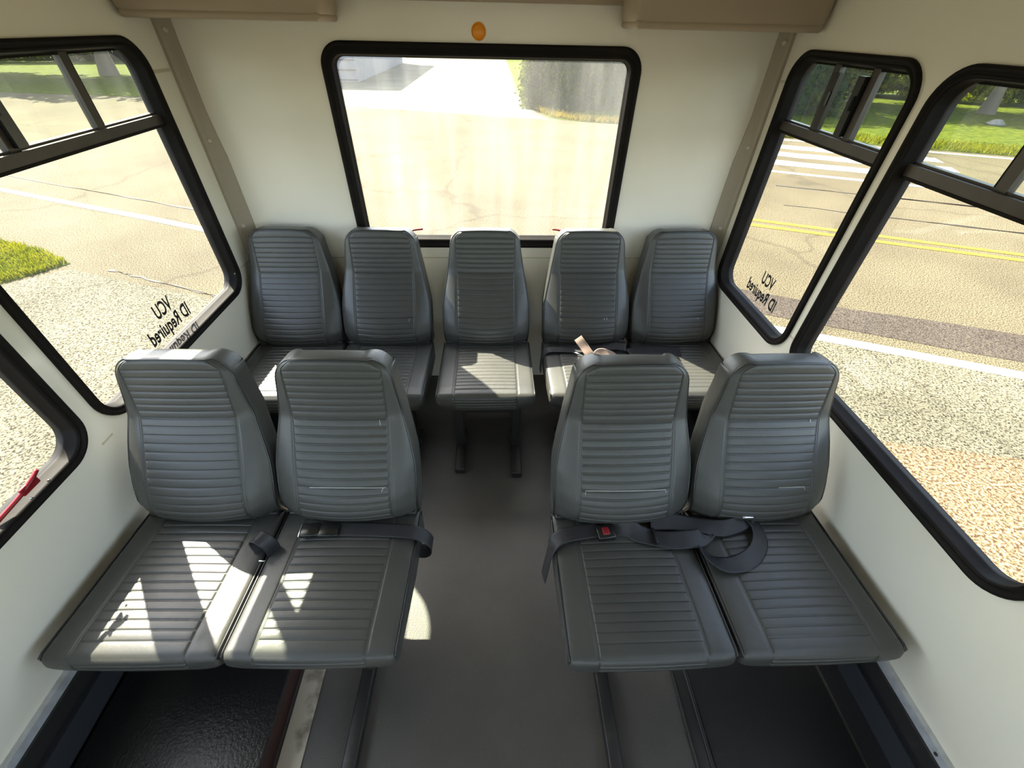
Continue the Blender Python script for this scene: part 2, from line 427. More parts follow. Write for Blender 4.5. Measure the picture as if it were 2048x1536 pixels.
def window(name, fmap, wd, gl, r=RAD, rail=None, divs=(), latches=(), vent=M_VENT, fs=1.0):
    a0, a1, b0, b1 = wd
    root = struct(empty(name))
    prof = [(.0, -.055), (.0, .0), (.0, .009), (.004, .013), (.011, .013), (.015, .007), (.018, .006), (.021, .009),
            (.026, .008), (.029, .002), (.031, -.022), (.034, -.026), (.034, -.034), (.028, -.040), (.028, -.055)]
    V = []; F = []; k = None
    for (p, d) in prof:
        p = p * fs
        lp = rrect(a0 + p, a1 - p, b0 + p, b1 - p, max(r - p, .02), 10)
        k = len(lp); V += [fmap(a, b, d) for a, b in lp]
    for i in range(len(prof) - 1):
        for j in range(k):
            F.append([i * k + j, i * k + (j + 1) % k, (i + 1) * k + (j + 1) % k, (i + 1) * k + j])
    fr = pydata('window_frame', V, F, M_RUBBER, root, True)
    fr.data.polygons.foreach_set('use_smooth', [True] * len(fr.data.polygons))
    q = .029 * fs; gd = -.044
    def pane(nm, lp, d, m):
        return pydata(nm, [fmap(a, b, d) for a, b in lp], [list(range(len(lp)))], m, root)
    if rail is None:
        pane('glass_pane', rrect(a0 + q, a1 - q, b0 + q, b1 - q, max(r - q, .02), 10), gd, gl)
    else:
        rr_ = max(r - q, .02)
        pane('glass_pane', rrect(a0 + q, a1 - q, b0 + q, rail, (rr_, rr_, .001, .001), 10), gd, gl)
        edges = [a0 + q] + sorted(divs) + [a1 - q]
        for i in range(len(edges) - 1):
            l, rgt = edges[i], edges[i + 1]
            pane('vent_pane', rrect(l, rgt, rail, b1 - q, (.001, .001, rr_ if i == len(edges) - 2 else .001, rr_ if i == 0 else .001), 10),
                 gd + (.004 if i % 2 else 0), vent)
        def bar(nm, A0, A1, B0, B1, d0, d1, m=M_SASH, par=root):
            P = [fmap(a, b, d) for d in (d0, d1) for a, b in ((A0, B0), (A1, B0), (A1, B1), (A0, B1))]
            return pydata(nm, P, [[0, 1, 2, 3], [4, 5, 6, 7], [0, 1, 5, 4], [1, 2, 6, 5], [2, 3, 7, 6], [3, 0, 4, 7]], m, par)
        cr = bar('cross_rail', a0 + .03, a1 - .03, rail - .026, rail + .006, -.048, -.016)
        bar('rail_lip', a0 + .03, a1 - .03, rail - .031, rail - .024, -.048, -.012, M_RUBBER, cr)
        bar('rail_track', a0 + .03, a1 - .03, rail + .006, rail + .012, -.048, -.030, M_SASH, cr)
        bar('top_track', a0 + .03, a1 - .03, b1 - .040, b1 - .028, -.048, -.030, M_RUBBER, cr)
        for dv in divs:
            db = bar('divider_bar', dv - .016, dv + .014, rail, b1 - .03, -.048, -.028)
            bar('divider_seal', dv + .014, dv + .022, rail, b1 - .03, -.048, -.032, M_RUBBER, db)
        for lt in latches:
            lb = bar('vent_latch', lt - .016, lt + .016, rail + .014, b1 - .055, -.030, -.014, M_BUCKLE)
            bar('latch_tab', lt - .012, lt + .002, (rail + b1) / 2 - .03, (rail + b1) / 2 + .01, -.014, -.004, M_BUCKLE, lb)
    return root

w1 = window('window_1', mapL, WIN_L[0], M_GLASS, rail=1.427, divs=(1.588, 1.268), latches=(1.284,))
w2 = window('window_2', mapL, WIN_L[1], M_GLASS, rail=1.427, divs=(.3, .62), latches=(.62,))
w3 = window('window_3', mapB, WIN_B[0], M_REAR, r=.085, fs=1.45)
w4 = window('window_4', mapR, WIN_R[0], M_GLASS, rail=1.427, divs=(1.745, 1.555), latches=(1.588, 1.715))
w5 = window('window_5', mapR, WIN_R[1], M_GLASS, rail=1.427, divs=(.990, .62), latches=(.62,))
for i, (f, q) in enumerate(((mapL, WIN_L[2]), (mapL, WIN_L[3]), (mapR, WIN_R[2]), (mapR, WIN_R[3]))):
    window('window_%d' % (6 + i), f, q, M_GLASS, rail=1.427, divs=((q[0] + q[1]) / 2,))
ws = pydata('window_10', [(x, YF, z) for x, z in rrect(-1.05, .98, .75, 1.85, .08)], [list(range(36))], M_GLASS); struct(ws)

# small glints / screws on the window 2 lower frame
def screw(parent, pos, nrm, r=.004, m=M_CHROME, name='screw_head'):
    bm = bmesh.new(); bmesh.ops.create_cone(bm, cap_ends=True, segments=12, radius1=r, radius2=r * .75, depth=.003)
    q = Vector(nrm).to_track_quat('Z', 'Y').to_matrix().to_4x4(); q.translation = Vector(pos)
    bmesh.ops.transform(bm, matrix=q, verts=bm.verts[:])
    me = bpy.data.meshes.new(name); bm.to_mesh(me); bm.free()
    return link(name, me, m, parent, False)
# emergency release handles
def release(parent, P, m=M_RED, rad=.006):
    return tube('release_handle', [tuple(p) for p in catmull(P, 6)], rad, m, parent)
release(w2, [(XL - .010, .60, .758), (XL + .004, .665, .775), (XL + .014, .70, .792), (XL + .012, .725, .800)], rad=.0055)
hb = box('handle_bracket', (XL + .004, XL + .012, .665, .715, .768, .790), M_RED, w2, .003)
screw(w2, (XL + .0165, .723, .757), (1, 0, 0)); screw(w2, (XL + .0165, .668, .757), (1, 0, 0))
release(w3, [(-.445, YD - .012, .905), (-.435, YD - .018, .925), (-.40, YD - .014, .936), (-.355, YD - .004, .938)], rad=.0045)
release(w3, [(.285, YD - .004, .940), (.32, YD - .014, .938), (.35, YD - .018, .926), (.358, YD - .012, .906)], rad=.0045)

# lettering on the panes (read from outside, so mirrored in here)
def lettering(txt, size, sx, loc, mx, parent):
    c = bpy.data.curves.new('lettering', 'FONT'); c.body = txt; c.size = size; c.align_x = 'CENTER'; c.offset = .0022
    c.resolution_u = 3
    o = bpy.data.objects.new('tmp', c); COL.objects.link(o)
    dg = bpy.context.evaluated_depsgraph_get(); me = bpy.data.meshes.new_from_object(o.evaluated_get(dg))
    bpy.data.objects.remove(o)
    me.transform(Matrix.Diagonal((sx, 1, 1, 1)))
    mm = mx.to_4x4(); mm.translation = Vector(loc); me.transform(mm)
    me.materials.clear()
    return link('lettering', me, M_TEXT, parent)
mxL = Matrix(((0, 0, -1), (-1, 0, 0), (0, 1, 0)))
mxR = Matrix(((0, 0, 1), (1, 0, 0), (0, 1, 0)))
lettering('VCU', .076, .62, (XL - .0425, 1.432, .845), mxL, w1)
lettering('ID Required', .076, .66, (XL - .0425, 1.428, .779), mxL, w1)
lettering('VCU', .074, .62, (XR + .0425, 1.632, .855), mxR, w4)
lettering('ID Required', .074, .66, (XR + .0425, 1.640, .788), mxR, w4)

# corner covers
def corner(name, xs, sgn):
    t = struct(empty(name))
    V = []; zs = [0, .5, .85, 1.0, 1.15, 1.25, 1.32, 1.42, ZC]
    wid = [.062, .062, .062, .062, .060, .058, .050, .042, .042]
    for z, wd in zip(zs, wid):
        V += [(xs, YD - .050, z), (xs + sgn * .012, YD - .050, z), (xs + sgn * .020, YD - .040, z), (xs + sgn * (wd - .006), YD - .012, z), (xs + sgn * wd, YD - .006, z), (xs + sgn * wd, YD, z)]
    F = []
    for i in range(len(zs) - 1):
        for j in range(5): F.append([i * 6 + j, i * 6 + j + 1, (i + 1) * 6 + j + 1, (i + 1) * 6 + j])
    pydata('cover_strip', V, F, M_TAUPE, t)
    for z in (1.672, 1.315, .96):
        screw(t, (xs + sgn * .028, YD - .035, z), (sgn * .6, -.8, 0), .010, M_SCREW)
    return t
corner('trim_1', XL, 1); corner('trim_2', XR, -1)

# side seat rails, black cove below, ceiling cove
def side_rail(name, fmap, y0=-2.6, y1=1.95):
    t = struct(empty(name))
    def bar(nm, b0, b1, d0, d1, m, par=t):
        P = [fmap(a, b, d) for a in (y0, y1) for b, d in ((b0, d0), (b1, d0), (b1, d1), (b0, d1))]
        return pydata(nm, P, [[0, 1, 2, 3], [4, 5, 6, 7], [0, 1, 5, 4], [1, 2, 6, 5], [2, 3, 7, 6], [3, 0, 4, 7]], m, par)
    bar('aluminium_rail', .285, .312, 0, .016, M_ALU)
    bar('rail_channel', .235, .285, 0, .024, M_BLACKMETAL)
    bar('slate_strip', .115, .205, .0, .022, M_SLATE)
    bar('black_cove', 0, .29, -.0, .012, M_BLACK)
    for y in (.155, 1.1, -.7):
        screw(t, fmap(y, .298, .017), Vector(fmap(0, 0, 1)) - Vector(fmap(0, 0, 0)), .0055, M_BLACKMETAL)
    return t
side_rail('baseboard_left', mapL); side_rail('baseboard_right', mapR)
# coved ceiling edge
for nm, fm in (('trim_3', mapL), ('trim_4', mapR)):
    V = []; F = []
    for i in range(9):
        t = i / 8 * math.pi / 2
        for a in (YF, YD): V.append(fm(a, ZC - .22 * (1 - math.sin(t)), .22 * (1 - math.cos(t)) + .001))
    for i in range(8): F.append([2 * i, 2 * i + 1, 2 * i + 3, 2 * i + 2])
    struct(pydata(nm, V, F, M_WALL, None, True))
struct(box('trim_5', (-.70, .62, YD - .05, YD, 1.768, 1.80), M_BOX, bev=.004))

# ------------------------------------------------------------------ overhead boxes and reflector
def overhead(x0, x1, label):
    t = tag(empty('overhead_vent_box', ((x0 + x1) / 2, 1.90, 1.70)), label, 'vent box', 'overhead boxes in the back corners')
    cx = (x0 + x1) / 2
    body = link('housing', boxmesh(x0 - cx, x1 - cx, -.07, .17, .012, ZC - 1.70 - .002, .035), M_BOX, t, True)
    lip = link('bottom_lip', boxmesh(x0 - cx + .01, x1 - cx - .01, -.062, .165, .004, .03, .012), M_BOX, t, True)
    return t
overhead(-1.22, -.560, 'tan rounded vent box overhead in the left back corner')
overhead(.470, 1.142, 'tan rounded vent box overhead in the right back corner')
rf = tag(empty('reflector', (-.056, YD, 1.686)), 'round amber reflector button above the back window', 'reflector')
bm = bmesh.new(); bmesh.ops.create_uvsphere(bm, u_segments=20, v_segments=10, radius=.0245)
for v in bm.verts: v.co.y = v.co.y * .35 if v.co.y < 0 else 0
me = bpy.data.meshes.new('lens'); bm.to_mesh(me); bm.free(); link('lens', me, M_AMBER, rf, True)
link('rim', tubemesh([(.026 * math.cos(a), -.001, .026 * math.sin(a)) for a in np.linspace(0, 2 * math.pi, 24, endpoint=False)], .0022, 6, True), M_AMBER, rf, True)

# ------------------------------------------------------------------ seats
CW = .2222      # cushion half width
PANEL = .140
def groove(s, centers, depth, sig=.0015):
    g = 0
    for c, k in centers:
        d = (s - c) / sig
        if abs(d) < 3.5: g += depth * k * math.exp(-.5 * d * d)
    return g
def lin(a, b, n): return [a + (b - a) * i / n for i in range(n + 1)]

def denser(lo, hi, centers, step, sig=.0015):
    s = set(round(v, 5) for v in lin(lo, hi, int((hi - lo) / step)))
    for c in centers:
        for d in (-3.2, -1.9, -.9, 0, .9, 1.9, 3.2):
            if lo < c + d * sig < hi: s.add(round(c + d * sig, 5))
    s |= {round(lo, 5), round(hi, 5)}
    s = sorted(s); out = [s[0]]
    for v in s[1:]:
        if v - out[-1] > .0009: out.append(v)
    out[-1] = s[-1]
    return out

TOPRIBS = [(.040 + .0262 * i, 1) for i in range(15)]
FRONTRIBS = [(.022 + .018 * i, 1) for i in range(4)]
def cushion_mesh():
    # local: x centre, y 0 = front edge, z 0 = top at front; back is lower by .021
    H = .105
    xs = denser(-CW, CW, [-PANEL, PANEL, -PANEL - .006, PANEL + .006], .02, .002)
    xs = sorted(set(xs) | {-CW + .004, -CW + .010, CW - .004, CW - .010})
    ys = denser(0, .455, [c for c, k in TOPRIBS], .02)
    ys = sorted(set(ys) | {.004, .009, .015})
    zs = denser(-H, 0, [-c for c, k in FRONTRIBS], .015)
    zs = sorted(set(zs) | {-.004, -.009, -.015})
    def warp(p, n):
        x, y, z = p
        if n.z > .8 or (z > -.001 and 0.016 < y):
            if abs(x) < PANEL: z -= groove(y, TOPRIBS, .0024) * min(1, (PANEL - abs(x)) / .004)
            if abs(x) < PANEL + .004: z -= 0
            z -= groove(abs(x), [(PANEL, 1), (PANEL + .006, .6)], .0022, .0018)
            z += .010 * (1 - (x / CW) ** 2) * min(1, y / .06)
            if abs(x) < PANEL: z += .0015
        if n.y < -.8:
            if abs(x) < PANEL: y += groove(-z, FRONTRIBS, .003)
            y += groove(abs(x), [(PANEL, 1)], .002, .0018)
        # front face: tuck under, round lower corners
        f = max(0, 1 - y / .12)
        dz = -z / H
        y += (.010 * dz * dz - .012 * math.sin(math.pi * min(1, dz * 1.1)) ) * f
        ax = abs(x)
        if ax > CW - .055 and dz > .3:
            e = (ax - (CW - .055)) / .055
            z += H * .42 * e * e * min(1, (dz - .3) / .7) * max(0, 1 - y / .25)
        x *= 1 - .01 * dz
        # bow of front edge
        y += .006 * (x / CW) ** 2 * f
        z += -.046 * y
        return Vector((x, y, z))
    return rbox(xs, ys, zs, .017, warp)

# backrest profile: (height z above floor-of-cushion reference 0.44 , front y)
PROF = [(-.02, .040), (.03, .012), (.07, .004), (.12, .020), (.18, .052), (.25, .098), (.30, .131), (.34, .156), (.40, .170), (.46, .184), (.53, .202)]
WID = [(-.03, .212), (.03, .215), (.08, .2185), (.14, .220), (.19, .2185), (.25, .208), (.32, .192), (.40, .178), (.47, .168), (.53, .163)]
def interp(T, z):
    if z <= T[0][0]: return T[0][1]
    for (a, va), (b, vb) in zip(T, T[1:]):
        if z <= b:
            t = (z - a) / (b - a); t2 = t * t * (3 - 2 * t) * .35 + t * .65
            return va + (vb - va) * t2
    return T[-1][1]
# smooth tables
_zz = np.linspace(-.02, .53, 111)
def smooth_table(T):
    v = np.array([np.interp(z, [a for a, _ in T], [b for _, b in T]) for z in _zz])
    k = np.hanning(11); k /= k.sum(); vp = np.pad(v, 5, mode='edge'); return np.convolve(vp, k, 'valid')
_py, _wd = smooth_table(PROF), smooth_table(WID)
fy = lambda z: float(np.interp(z, _zz, _py)); fwid = lambda z: float(np.interp(z, _zz, _wd))
ZB, ZT = -.028, .518
BRIBS = [(.02 + .0225 * i, 1) for i in range(6)] + [(.155, 1.7)] + [(.1785 + .0225 * i, 1) for i in range(7)] + [(.336, 2.0)] + [(.359 + .0215 * i, 1) for i in range(7)]
def cornered(z):
    r = .060; w_ = fwid(z)
    if z > ZT - r:
        t = min(1, (z - (ZT - r)) / r); w_ -= r * (1 - math.sqrt(max(0, 1 - t * t)))
    return w_
def back_front_y(x, z):
    w_ = max(cornered(z), .05); ax = abs(x); y = fy(z)
    pan = min(PANEL, w_ - .02)
    lum = math.exp(-((z - .06) / .10) ** 2)
    y -= (.008 + .024 * lum) * (1 - min(1, ax / .2) ** 2)
    if ax > pan:
        e = (ax - pan) / max(.01, w_ - pan)
        y += (.012 + .024 * math.exp(-((z - .15) / .12) ** 2)) * e * e
    return y
def backrest_mesh():
    T = .085
    xs = denser(-.22, .22, [-.15, .15, -.1565, .1565], .018)
    xs = sorted(set(xs) | {s * v for s in (-1, 1) for v in (.2165, .212, .206, .2)})
    ys = [0, .003, .007, .012, .03, .055, .073, .078, .082, T]
    zs = denser(ZB, ZT, [c for c, k in BRIBS], .013)
    zs = sorted(set(zs) | {ZT - v for v in (.003, .007, .012, .02, .028, .036, .044, .052)})
    def warp(p, n):
        x, y, z = p
        w_ = cornered(z); pan = PANEL if w_ > PANEL + .016 else w_ - .016
        ax = abs(x); X = math.copysign(ax / .15 * pan if ax < .15 else pan + (ax - .15) / .07 * (w_ - pan), x)
        th = y * (1 - .18 * max(0, z) / .53)
        Y = back_front_y(X, z) + th
        if y < .004:
            if ax < .15: Y += groove(z, BRIBS, .0026) * min(1, (.15 - ax) / .004) - .0015
            Y += groove(ax, [(.15, 1), (.1565, .55)], .0032, .0016)
        # top crown and rearward rounding
        z += .010 * (1 - (X / .17) ** 2) * max(0, (z - .44) / .08) if z > .44 else 0
        if z > .48: z -= .010 * (y / T) ** 2
        return Vector((X, Y, z))
    return rbox(xs, ys, zs, .012, warp)

ME_CUSH, ME_BACK = cushion_mesh(), backrest_mesh()
def back_outline():
    P = []
    zs = lin(ZB + .012, ZT - .062, 26) + [ZT - .060 + .060 * math.sin(math.radians(a)) - .002 for a in (10, 22, 34, 46, 58, 70, 80)]
    for z in zs: P.append((z, cornered(z) - .004))
    pts = [(-w_, back_front_y(-w_, z) + .003, z) for z, w_ in P]
    wt = P[-1][1]; zt = P[-1][0]
    top = [(x, back_front_y(x, zt) + .004, zt + .010 * (1 - (x / .17) ** 2) * max(0, (zt - .44) / .08)) for x in lin(-wt * .9, wt * .9, 12)]
    def cz(p): return (p[0], p[1], p[2] + (.010 * (1 - (p[0] / .17) ** 2) * (p[2] - .44) / .08 if p[2] > .44 else 0))
    pts = [cz(p) for p in pts]
    return pts + top + [(-x, y, z) for x, y, z in reversed(pts)]
ME_BPIPE = tubemesh(back_outline(), .0037, 6)
def cush_z(x, y): return -.046 * y + (.010 * (1 - (x / CW) ** 2) * min(1, y / .06) if y > .01 else 0)
ME_CPIPE = {}
for s in (-1, 1):
    P = [(s * (CW - .0035), y, -.046 * y - .003) for y in lin(.44, .02, 14)] + [(s * (CW - .004), .008, -.006), (s * (CW - .005), .007, -.016), (s * (CW - .008), .010, -.045), (s * (CW - .012), .022, -.075)]
    ME_CPIPE[s] = tubemesh(P, .0030, 6)
for me_, m_ in ((ME_CUSH, M_VINYL), (ME_BACK, M_VINYL), (ME_BPIPE, M_PIPING), (ME_CPIPE[-1], M_PIPING), (ME_CPIPE[1], M_PIPING)):
    me_.materials.append(m_)
ME_SHELL = boxmesh(-.15, .15, .045, .36, -.150, -.100, .01); ME_SHELL.materials.append(M_BLACKMETAL)
ME_BRKT = boxmesh(-.02, .02, .42, .462, -.16, .0, .006); ME_BRKT.materials.append(M_BLACKMETAL)

HF, ZREF = .469, .448
def seat(cx, yfront, rz, label, group, backoff=.4017):
    t = tag(empty('bus_seat', (cx, yfront, 0), rz), label, 'seat', group)
    a = link('cushion', ME_CUSH, None, t, True, (0, 0, HF))
    for s in (-1, 1): link('piping', ME_CPIPE[s], None, a, True)
    b = link('backrest', ME_BACK, None, t, True, (0, backoff, ZREF))
    link('piping', ME_BPIPE, None, b, True)
    link('seat_frame', ME_SHELL, None, t, True, (0, 0, HF))
    link('hinge_bracket', ME_BRKT, None, t, True, (-.186, 0, HF)); link('hinge_bracket', ME_BRKT, None, t, True, (.186, 0, HF))
    return t
def leg(t, x, y, foot0, foot1, wdt=.044):
    lg = link('leg', boxmesh(x - wdt / 2, x + wdt / 2, y, y + .05, .03, HF - .13, .006), M_BLACKMETAL, t, True)
    link('foot', boxmesh(x - wdt / 2 - .003, x + wdt / 2 + .003, foot0, foot1, 0, .038, .006), M_BLACKMETAL, lg, True)
def threads(t, L):
    """worn white thread ends on a backrest: list of polylines in (x,z)"""
    for pl in L:
        P = []
        for x, z in pl:
            P.append((x, .4017 + back_front_y(x, z) - .0006, ZREF + z))
        tube('loose_thread', P, .0011, M_THREAD, t, 5)

YR = 1.3569
gR = 'seats in the back row'
r0 = seat(-.990, YR, 0, 'grey ribbed vinyl seat at the left end of back row, against left wall', gR)
r1 = seat(-.5436, YR, 0, 'grey ribbed vinyl seat second from left in the back row', gR)
r2s = seat(-.0484, YR, 0, 'lone grey ribbed vinyl seat in the middle of the back row, on two legs', gR)
r3 = seat(.4591, YR, 0, 'grey vinyl back-row seat with twisted mauve and black belts on its cushion', gR)
r4 = seat(.9148, YR, 0, 'grey ribbed vinyl seat at the right end of back row, by right wall', gR)
def tilt(cx0, cx1, c, rz, dy=0):
    m_ = (cx0 + cx1) / 2
    return (c, .3722 + dy + math.tan(rz) * (c - m_))
gL, gG = 'paired seats at front left', 'paired seats at front right'
x_, y_ = tilt(-1.1681, -.2701, -.9436, -.02); f0 = seat(x_ - .006, y_, -.02, 'grey vinyl seat of the near left pair, beside left wall, sunlit stripes on cushion', gL)
x_, y_ = tilt(-1.1681, -.2701, -.4946, -.02); f1 = seat(x_ + .003, y_, -.02, 'grey vinyl aisle seat of the near left pair with black buckle lying on it', gL)
x_, y_ = tilt(.1853, 1.0851, .4103, .0015, -.035); f2 = seat(x_ - .005, y_, .0015, 'grey vinyl aisle seat of the near right pair under red-button belt buckle', gG)
x_, y_ = tilt(.1853, 1.0851, .8601, .0015, -.035); f3 = seat(x_ + .006, y_, .0015, 'grey vinyl seat of the near right pair beside right wall, belt loop lying on it', gG)
for q in (f0, f1, f2, f3): q.scale = (1.022, 1, 1)
leg(r2s, -.137, .09, -.06, .22); leg(r2s, .145, .09, -.09, .22)
leg(r1, .12, .09, -.02, .22); leg(r3, -.12, .09, -.02, .22)
leg(f1, .045, .09, -.40, .34, .036); leg(f2, -.055, .12, -.40, .36, .036)
threads(f1, [[(.118, .333), (.120, .318)], [(-.10, .155), (-.05, .157), (.02, .157), (.10, .154), (.132, .152)], [(.122, .152), (.117, .142)]])
threads(f2, [[(-.125, .144), (-.125, .155), (-.06, .157), (.02, .157), (.10, .155), (.125, .154), (.126, .145)]])
threads(f3, [[(.03, .158), (.08, .157), (.115, .155), (.117, .146)], [(.115, .340), (.118, .328)]])
threads(r1, [[(.118, .152), (.116, .142)]]); threads(r3, [[(.085, .155), (.083, .146)], [(.098, .155), (.096, .146)]]); threads(r4, [[(.105, .154), (.105, .146)]])

# ------------------------------------------------------------------ belts
zc = .462
U = (0, 0, 1)
def buckle(parent, loc, rz, dims=(.036, .026, .013), red=False, tilt_=0):
    b = link('buckle', boxmesh(-dims[0], dims[0], -dims[1], dims[1], -dims[2], dims[2], .007), M_BUCKLE, parent, True, loc)
    b.rotation_euler = (tilt_, 0, rz)
    if red:
        link('release_button', boxmesh(-.012, .010, -.013, .013, dims[2] - .004, dims[2] + .003, .003), M_RED, b, True)
    else:
        link('metal_edge', boxmesh(-dims[0] - .003, -dims[0] + .002, -.022, .022, -.003, .003, .001), M_CHROME, b, True)
    return b
# near left aisle seat: belt lying along the back of the cushion, looping out over the aisle
b1 = tag(empty('seat_belt', (-.45, .72, zc)), 'black lap belt lying across the near left aisle seat, looping over its aisle edge', 'seat belt', 'lap belts')
def rel(root, pts):
    l = root.location
    return [(p[0] - l.x, p[1] - l.y, p[2] - l.z, *p[3:]) for p in pts]
ribbon('webbing', rel(b1, [(-.565, .727, zc + .014, *U), (-.50, .728, zc + .012, *U), (-.40, .724, zc + .010, *U), (-.31, .718, zc + .010, *U), (-.26, .712, zc + .006, .25, 0, 1),
        (-.225, .705, zc - .018, .9, 0, .5), (-.215, .700, zc - .055, 1, 0, -.2), (-.235, .700, zc - .088, .3, 0, -1), (-.275, .71, zc - .10, 0, 0, -1), (-.33, .72, zc - .10, 0, 0, -1)]), M_BELT, b1)
buckle(b1, (-.595 + .45, .722 - .72, .018), .05, (.030, .023, .009))
link('sleeve', boxmesh(-.125, -.055, -.020, .024, .010, .022, .005), M_BUCKLE, b1, True)
# stub standing between the near left seats
b2 = tag(empty('seat_belt', (-.72, .69, zc)), 'short black belt stub standing up between the two near left seats', 'seat belt', 'lap belts')
ribbon('webbing', rel(b2, [(-.724, .668, zc - .05, -.8, .6, 0), (-.734, .674, zc - .005, -.8, .6, 0), (-.742, .682, zc + .035, -.8, .6, .2), (-.728, .680, zc + .060, -.2, .15, 1), (-.706, .672, zc + .052, .6, -.45, .6),
        (-.694, .668, zc + .02, .8, -.6, 0), (-.696, .664, zc - .03, .8, -.6, 0)]), M_BELT, b2, .042)
link('tongue', boxmesh(-.010, .012, -.055, -.050, -.05, -.005, .002), M_CHROME, b2, True)
# near right pair: hanging end with red button buckle
b3 = tag(empty('seat_belt', (.30, .70, zc)), 'black belt with red-button buckle hanging over the aisle edge of near right pair', 'seat belt', 'lap belts')
ribbon('webbing', rel(b3, [(.148, .618, zc - .125, -1, -.1, .05), (.156, .635, zc - .08, -1, -.1, .1), (.166, .655, zc - .03, -1, 0, .3), (.180, .672, zc + .004, -.6, 0, 1), (.215, .688, zc + .013, 0, 0, 1),
        (.27, .698, zc + .013, *U), (.325, .704, zc + .014, *U)]), M_BELT, b3, .05)
buckle(b3, (.345 - .30, .690 - .70, .020), .1, (.030, .024, .012), True)
# the long twisted belt
b4 = tag(empty('seat_belt', (.60, .67, zc)), 'long twisted black belt with loop and metal tongue draped over near right seats', 'seat belt', 'lap belts')
ribbon('webbing', rel(b4, [(.375, .712, zc + .012, .2, -.6, 1), (.42, .700, zc + .022, 0, -.9, .8), (.455, .685, zc + .018, 0, -.3, 1), (.50, .672, zc + .014, *U), (.55, .662, zc + .016, .0, -.15, 1),
        (.605, .662, zc + .020, .2, -.2, 1), (.650, .668, zc + .018, .6, -.3, 1), (.675, .690, zc + .015, 0, .4, 1)]), M_BELT, b4, .056)
ribbon('webbing', rel(b4, [(.50, .725, zc + .022, 0, -.5, 1), (.58, .722, zc + .022, 0, -.3, 1), (.66, .708, zc + .022, 0, 0, 1), (.72, .695, zc + .024, 0, -.5, 1), (.77, .700, zc + .028, 0, -.7, .8), (.81, .722, zc + .030, 0, -.2, 1), (.828, .742, zc + .034, 0, 0, 1)]), M_BELT, b4, .052)
ribbon('webbing', rel(b4, [(.828, .742, zc + .030, .3, -.3, 1), (.842, .70, zc + .022, .5, 0, 1), (.836, .655, zc + .016, .3, -.2, 1), (.80, .612, zc + .014, .1, -.3, 1), (.745, .585, zc + .014, *U), (.69, .580, zc + .014, 0, .2, 1),
        (.655, .600, zc + .014, .5, .4, 1), (.640, .640, zc + .010, 1, 0, .8)]), M_BELT, b4, .054)
link('tri_glide', boxmesh(-.105, -.098, -.024, .028, .014, .032, .002), M_BUCKLE, b4, True)
tg = link('tongue', boxmesh(.190, .225, .040, .062, .052, .057, .001), M_CHROME, b4, True)
tube('tongue_ring', [(.205 + .020 * math.cos(a), .060 + .010 * math.sin(a), .066 + .010 * math.sin(a)) for a in np.linspace(0, 6.283, 16, endpoint=False)], .0022, M_CHROME, b4, 6, True)
# back row belts
zr = .460
b5 = tag(empty('seat_belt', (.45, 1.69, zr)), 'black belt lying along the back of the second seat from right, back row', 'seat belt', 'lap belts')
ribbon('webbing', rel(b5, [(.225, 1.66, zr - .10, -1, 0, .1), (.230, 1.68, zr - .03, -1, 0, .3), (.255, 1.695, zr + .008, -.3, 0, 1), (.32, 1.695, zr + .014, *U), (.42, 1.690, zr + .014, *U), (.52, 1.705, zr + .016, *U),
        (.60, 1.71, zr + .022, 0, -.3, 1), (.655, 1.70, zr + .022, 0, -.5, 1)]), M_BELT, b5, .045)
b6 = tag(empty('seat_belt', (.47, 1.63, zr)), 'mauve twisted belt with chrome tongue standing on the second seat from right, back row', 'seat belt', 'lap belts')
ribbon('webbing', rel(b6, [(.475, 1.625, zr + .012, .2, -.9, .4), (.455, 1.64, zr + .030, .2, -.9, .4), (.435, 1.665, zr + .050, .1, -.95, .3), (.415, 1.685, zr + .070, 0, -1, .2), (.405, 1.70, zr + .080, 0, -1, .1)]), M_BROWNBELT, b6, .042)
ribbon('webbing', rel(b6, [(.485, 1.63, zr + .012, 0, -.4, 1), (.51, 1.642, zr + .032, 0, -.9, .7), (.55, 1.635, zr + .028, 0, -.8, .8), (.60, 1.615, zr + .012, 0, -.2, 1), (.66, 1.60, zr + .012, *U)]), M_BROWNBELT, b6, .042)
link('tongue', boxmesh(-.012, .014, -.030, -.002, .006, .012, .001), M_CHROME, b6, True)
tube('tongue_stem', [(-.09, .035, .022), (-.05, .015, .016), (-.01, -.012, .014)], .004, M_CHROME, b6, 6)
b7 = tag(empty('seat_belt', (.80, 1.68, zr)), 'flat black belt lying across the right end seat of the back row', 'seat belt', 'lap belts')
ribbon('webbing', rel(b7, [(.665, 1.665, zr + .012, *U), (.72, 1.680, zr + .013, *U), (.80, 1.690, zr + .012, *U), (.88, 1.685, zr + .011, *U), (.93, 1.675, zr + .010, *U)]), M_BELT, b7, .07)

